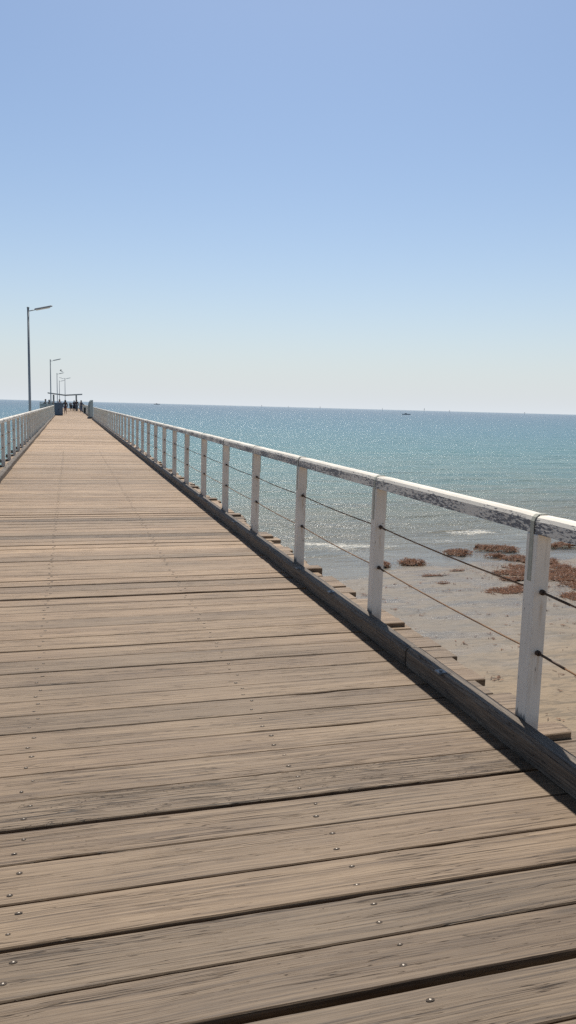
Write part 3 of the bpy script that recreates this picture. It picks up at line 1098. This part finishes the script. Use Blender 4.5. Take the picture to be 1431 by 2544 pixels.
# ------------------------------------------------------------------ upright board
bd = tag(empty('notice_board', (2.02, 76.2, 0), R(12)), 'upright grey green board with a curved top edge standing at the right railing', 'board')
m = MB()
pf = [(-.15, .14), (.16, .14), (.16, 1.76), (.10, 1.76), (.02, 1.70), (-.06, 1.58), (-.12, 1.38), (-.16, 1.10), (-.17, .75)]
m.loft([[(x, 0, z) for x, z in pf], [(x, .75, z) for x, z in pf]])
m.build('board_panel', sign_mat, bd)
m = MB()
m.loft([[(x * .86, -.012, .14 + (z - .14) * .95 + .03) for x, z in pf], [(x * .86, -.002, .14 + (z - .14) * .95 + .03) for x, z in pf]])
m.build('edge_trim', sign_face, bd)
m = MB(); m.box(-.21, .20, -.03, .80, 0, .138, 0, .008); m.build('plinth', bin_trim, bd)

# bin beyond the board
rb = tag(empty('rubbish_bin', (1.98, 107, 0)), 'small grey bin with a dark opening against the right rail beyond the upright board', 'bin')
m = MB()
m.box(-.19, -.13, -.2, .2, 0, .9, 0, .004); m.box(.13, .19, -.2, .2, 0, .9, 0, .004); m.box(-.1295, .1295, -.2, .2, .80, .9, 0, .004)
m.box(-.1295, .1295, -.2, .2, 0, .12, 0, .004)
m.build('body', sign_face, rb)
m = MB(); m.box(-.1285, .1285, -.12, .12, .1205, .7995); m.build('liner', gap_mat, rb)


# ------------------------------------------------------------------ people
def pmat(name, c): return plain(name, c, .8, 0, .12, 9)
skin = pmat('skin_tone', (.36, .22, .15))
P = {k: pmat('cloth_' + k, v) for k, v in dict(navy=(.045, .055, .085), black=(.04, .043, .055), blue=(.09, .14, .25), grey=(.12, .13, .15),
     maroon=(.10, .045, .055), jeans=(.07, .10, .17), khaki=(.16, .14, .11), teal=(.06, .12, .15)).items()}  # dark cloth lifted a little to paint in the distant veil
hairm = {k: pmat('hair_' + k, v) for k, v in dict(dark=(.03, .022, .018), brown=(.07, .045, .03), grey=(.25, .24, .23)).items()}


def person(label, x, y, rz, h=1.7, top='navy', legs='black', hair='dark', longhair=False, shorts=False, pose='stand', arms='down', z=0.0):
    """one skinned body; clothing and hair are child meshes"""
    root = tag(empty('person', (x, y, z), rz), label, 'person', 'people near the end of the jetty')
    s = h / 1.7
    J = {}
    def V3(a, b, c): return Vector((a, b, c)) * s
    sit = pose == 'sit'
    dz = -.42 if sit else 0
    st = .17 if pose == 'walk' else 0.02
    J['pel'] = V3(0, 0, .93 + dz); J['spine'] = V3(0, .01, 1.12 + dz); J['chest'] = V3(0, 0, 1.32 + dz); J['neck'] = V3(0, .01, 1.46 + dz)
    J['head'] = V3(0, .03, 1.56 + dz); J['crown'] = V3(0, .02, 1.66 + dz)
    for q, sg in (('l', -1), ('r', 1)):
        fw = st * sg
        J['hip' + q] = V3(.09 * sg, 0, .90 + dz)
        if sit:
            J['kn' + q] = V3(.12 * sg, .42, .50); J['an' + q] = V3(.12 * sg, .44, .09); J['to' + q] = V3(.12 * sg, .60, .035)
        else:
            J['kn' + q] = V3(.10 * sg, fw * .7 + .02, .49); J['an' + q] = V3(.10 * sg, fw - (.06 if fw < 0 else 0), .08 + (.03 if fw < -.1 else 0)); J['to' + q] = V3(.12 * sg, fw + .13, .035)
        J['sh' + q] = V3(.17 * sg, 0, 1.38 + dz)
        if arms == 'fwd':
            J['el' + q] = V3(.21 * sg, .16, 1.16 + dz); J['wr' + q] = V3(.14 * sg, .38, 1.10 + dz); J['ha' + q] = V3(.12 * sg, .45, 1.09 + dz)
        else:
            J['el' + q] = V3(.25 * sg, -.03 - fw * .3, 1.12 + dz); J['wr' + q] = V3(.25 * sg, .05 - fw * .7, .88 + dz); J['ha' + q] = V3(.245 * sg, .07 - fw * .8, .80 + dz)
    E = [('pel', 'spine'), ('spine', 'chest'), ('chest', 'neck'), ('neck', 'head'), ('head', 'crown')]
    for q in 'lr':
        E += [('pel', 'hip' + q), ('hip' + q, 'kn' + q), ('kn' + q, 'an' + q), ('an' + q, 'to' + q), ('chest', 'sh' + q), ('sh' + q, 'el' + q), ('el' + q, 'wr' + q), ('wr' + q, 'ha' + q)]
    RAD = dict(pel=.125, spine=.11, chest=.135, neck=.055, head=.088, crown=.06, hip=.095, kn=.058, an=.038, to=.03, sh=.06, el=.043, wr=.030, ha=.036)
    def skinmesh(nm, keys, edges, grow, mat):
        me = bpy.data.meshes.new(nm)
        ks = list(keys)
        me.from_pydata([J[k] for k in ks], [(ks.index(a), ks.index(b)) for a, b in edges], [])
        me.materials.append(mat)
        o = bpy.data.objects.new(nm, me); C.objects.link(o); o.parent = root
        md = o.modifiers.new('skin', 'SKIN')
        for i, k in enumerate(ks):
            base = k if k in RAD else k[:-1]
            r = (RAD[base] + grow) * s
            me.skin_vertices[0].data[i].radius = (r, r * (.78 if base in ('pel', 'spine', 'chest') else 1))
            me.skin_vertices[0].data[i].use_root = (i == 0)
        o.modifiers.new('sub', 'SUBSURF').levels = 1
        o.modifiers['sub'].render_levels = 1
        return o
    skinmesh('body', list(J), E, 0, skin)
    tk = ['pel', 'spine', 'chest', 'shl', 'shr', 'ell', 'elr'] + (['wrl', 'wrr'] if top != 'maroon' else [])
    skinmesh('jacket', tk, [(a, b) for a, b in E if a in tk and b in tk], .022, P[top])
    J2 = dict(J)
    if shorts:
        for q in 'lr': J['mid' + q] = J['hip' + q].lerp(J['kn' + q], .55)
        RAD['mid'] = .082
        lk = ['pel', 'hipl', 'hipr', 'midl', 'midr']; le = [('pel', 'hipl'), ('pel', 'hipr'), ('hipl', 'midl'), ('hipr', 'midr')]
    else:
        lk = ['pel', 'hipl', 'hipr', 'knl', 'knr', 'anl', 'anr']; le = [(a, b) for a, b in E if a in lk and b in lk]
    skinmesh('shorts' if shorts else 'trousers', lk, le, .014, P[legs])
    bm = bmesh.new()
    bmesh.ops.create_icosphere(bm, subdivisions=3, radius=1)
    for v in bm.verts:
        c = v.co
        k = 1 + .06 * nz(c.x * 4, c.y * 4, c.z * 4)
        zz = c.z * (.135 if c.z > 0 else (.30 if longhair and c.y < .2 else .08))
        v.co = Vector((c.x * .112 * k, c.y * .118 * k - .022, zz)) * s + J['head'] + Vector((0, 0, .03 * s))
    m = MB(); m.addbm(bm)
    m.build('hair', hairm[hair], root, smooth=True)
    return root


person('long haired woman in dark jacket and shorts walking away in the middle of the deck', -.47, 99.5, 0, 1.72, 'black', 'maroon', 'dark', True, True, 'walk')
person('person in dark top and blue jeans standing at the right railing beyond the board', 1.66, 117, R(-50), 1.76, 'navy', 'jeans', 'dark', False, False, 'stand', 'fwd')
person('person in blue top whose head and shoulders show over the cabinet', -1.22, 106, R(10), 1.80, 'blue', 'navy', 'brown', False, False, 'stand')
person('person pushing the dark pram, left one of the close pair by the shelter', .78, 133.4, R(5), 1.72, 'navy', 'black', 'dark', False, False, 'stand', 'fwd')
person('taller person of the close pair, right beside the one with the pram', 1.16, 131.2, R(-8), 1.84, 'black', 'grey', 'brown', False, False, 'walk')
person('small distant child standing near the far end between the walkers', .16, 165, R(180), 1.35, 'navy', 'khaki', 'brown', False, False, 'stand')
person('dark clothed person leaning on the landing rail, farthest left', -3.05, 109, R(80), 1.78, 'black', 'black', 'dark', False, False, 'stand', 'fwd')
person('second dark person on the landing, just right of the second lamp pole', -2.62, 110.5, R(60), 1.72, 'grey', 'navy', 'dark', True, False, 'stand', 'fwd')
person('third person on the landing, half hidden behind the cabinet and left shelter post', -2.15, 112, R(30), 1.55, 'teal', 'navy', 'grey', False, False, 'stand')
person('person sitting on the shelter bench, left of the pair with the pram', .32, 134.75, R(180), 1.65, 'black', 'navy', 'dark', False, False, 'sit')

pr = tag(empty('pram', (.95, 132.2, 0)), 'dark pram with small wheels in front of the close pair', 'pram')
m = MB(); m.loft([[(-.20, -.3, .42), (.20, -.3, .42), (.22, -.3, .72), (-.22, -.3, .72)], [(-.16, .3, .34), (.16, .3, .34), (.21, .3, .62), (-.21, .3, .62)]])
m.build('seat', P['black'], pr)
m = MB()
m.loft([[(-.22, -.30 + .34 * math.cos(a) * .6, .70 + .34 * math.sin(a)) for a in [math.pi * i / 8 for i in range(9)]],
        [(.22, -.30 + .34 * math.cos(a) * .6, .70 + .34 * math.sin(a)) for a in [math.pi * i / 8 for i in range(9)]]])
m.build('hood', P['navy'], pr)
m = MB(); m.tube([(-.2, .28, .16), (-.2, -.35, .75), (-.2, -.55, 1.02), (.2, -.55, 1.02), (.2, -.35, .75), (.2, .28, .16)], .014, 6)
m.tube([(-.2, -.30, .16), (-.2, .05, .45)], .012, 6); m.tube([(.2, -.30, .16), (.2, .05, .45)], .012, 6)
m.build('frame', galv, pr)
for wx in (-.235, .235):
    for wy in (-.32, .30):
        m = MB(); m.tube([(wx - .02, wy, .125), (wx + .02, wy, .125)], .12, 14); m.build('wheel', gap_mat, pr)

# ------------------------------------------------------------------ things out at sea
def horizon_pos(px, dist):
    """direction of a photograph column, laid out on the water at a real distance"""
    v = M @ Vector((px - 715.5, -(1018 - 1272), -1910))
    v.z = 0; v.normalize()
    return v * dist
bea = plain('beacon_paint', (.16, .20, .24), .7)
bea2 = plain('beacon_topmark', (.25, .28, .30), .7)
def beacon(px, dist, h, kind, label):
    p = horizon_pos(px, dist)
    r = tag(empty('channel_beacon', (p.x, p.y, WL)), label, 'beacon', 'beacons along the horizon')
    m = MB(); m.tube([(0, 0, -3), (0, 0, h * .7), (0, 0, h)], [.55, .45, .25], 8); m.build('pile', bea, r)
    m = MB()
    if kind == 0: m.box(-.9, .9, -.9, .9, h * .62, h * .84, 0, .1)
    elif kind == 1: m.tube([(0, 0, h * .70), (0, 0, h + .8)], [1.2, .15], 8)
    else: m.box(-1.2, 1.2, -.7, .7, h * .25, h * .36, 0, .1); m.box(-.7, .7, -.5, .5, h * .8, h, 0, .1)
    m.build('topmark', bea2, r)
for a in ((650, 3100, 9.5, 0, 'thin beacon on the horizon, the leftmost one'),
          (716, 3200, 6.5, 1, 'short pointed beacon on the horizon, second from the left'),
          (795, 2900, 9.5, 0, 'beacon on the horizon above the third railing post, third from the left'),
          (950, 3000, 9.0, 2, 'beacon on the horizon above the second nearest railing post'),
          (1054, 2800, 13.0, 0, 'tallest beacon on the horizon, just right of the small dark boat'),
          (1117, 3000, 8.0, 1, 'beacon on the horizon between the tallest and the rightmost ones'),
          (1304, 3000, 8.5, 0, 'rightmost beacon on the horizon, above the nearest railing post')):
    beacon(*a)


def boat(px, dist, L, label, rz, cab=True):
    p = horizon_pos(px, dist)
    r = tag(empty('boat', (p.x, p.y, WL), rz), label, 'boat')
    hb = plain('boat_hull_paint', (.15, .18, .22), .6)  # hull lightened to carry the fade of distance in its colour
    m = MB()
    rings = []
    for t, w, zb in ((-.5, .14, -.05), (-.42, .17, -.12), (0, .19, -.15), (.3, .13, -.1), (.5, .01, .05)):
        rings.append([(t * L, -w * L, L * .09), (t * L, -w * L * .7, zb * L * .6), (t * L, w * L * .7, zb * L * .6), (t * L, w * L, L * .09)])
    m.loft(rings); m.build('hull', hb, r)
    if cab:
        m = MB(); m.box(-.18 * L, .05 * L, -.08 * L, .08 * L, L * .088, L * .17, 0, L * .008); m.build('cabin', bea2, r)
boat(1010, 720, 8.0, 'small low dark motor boat on the sea just below the horizon', R(-12))
boat(390, 3300, 26, 'long faint boat on the horizon, between the jetty end and the beacons', R(-20))
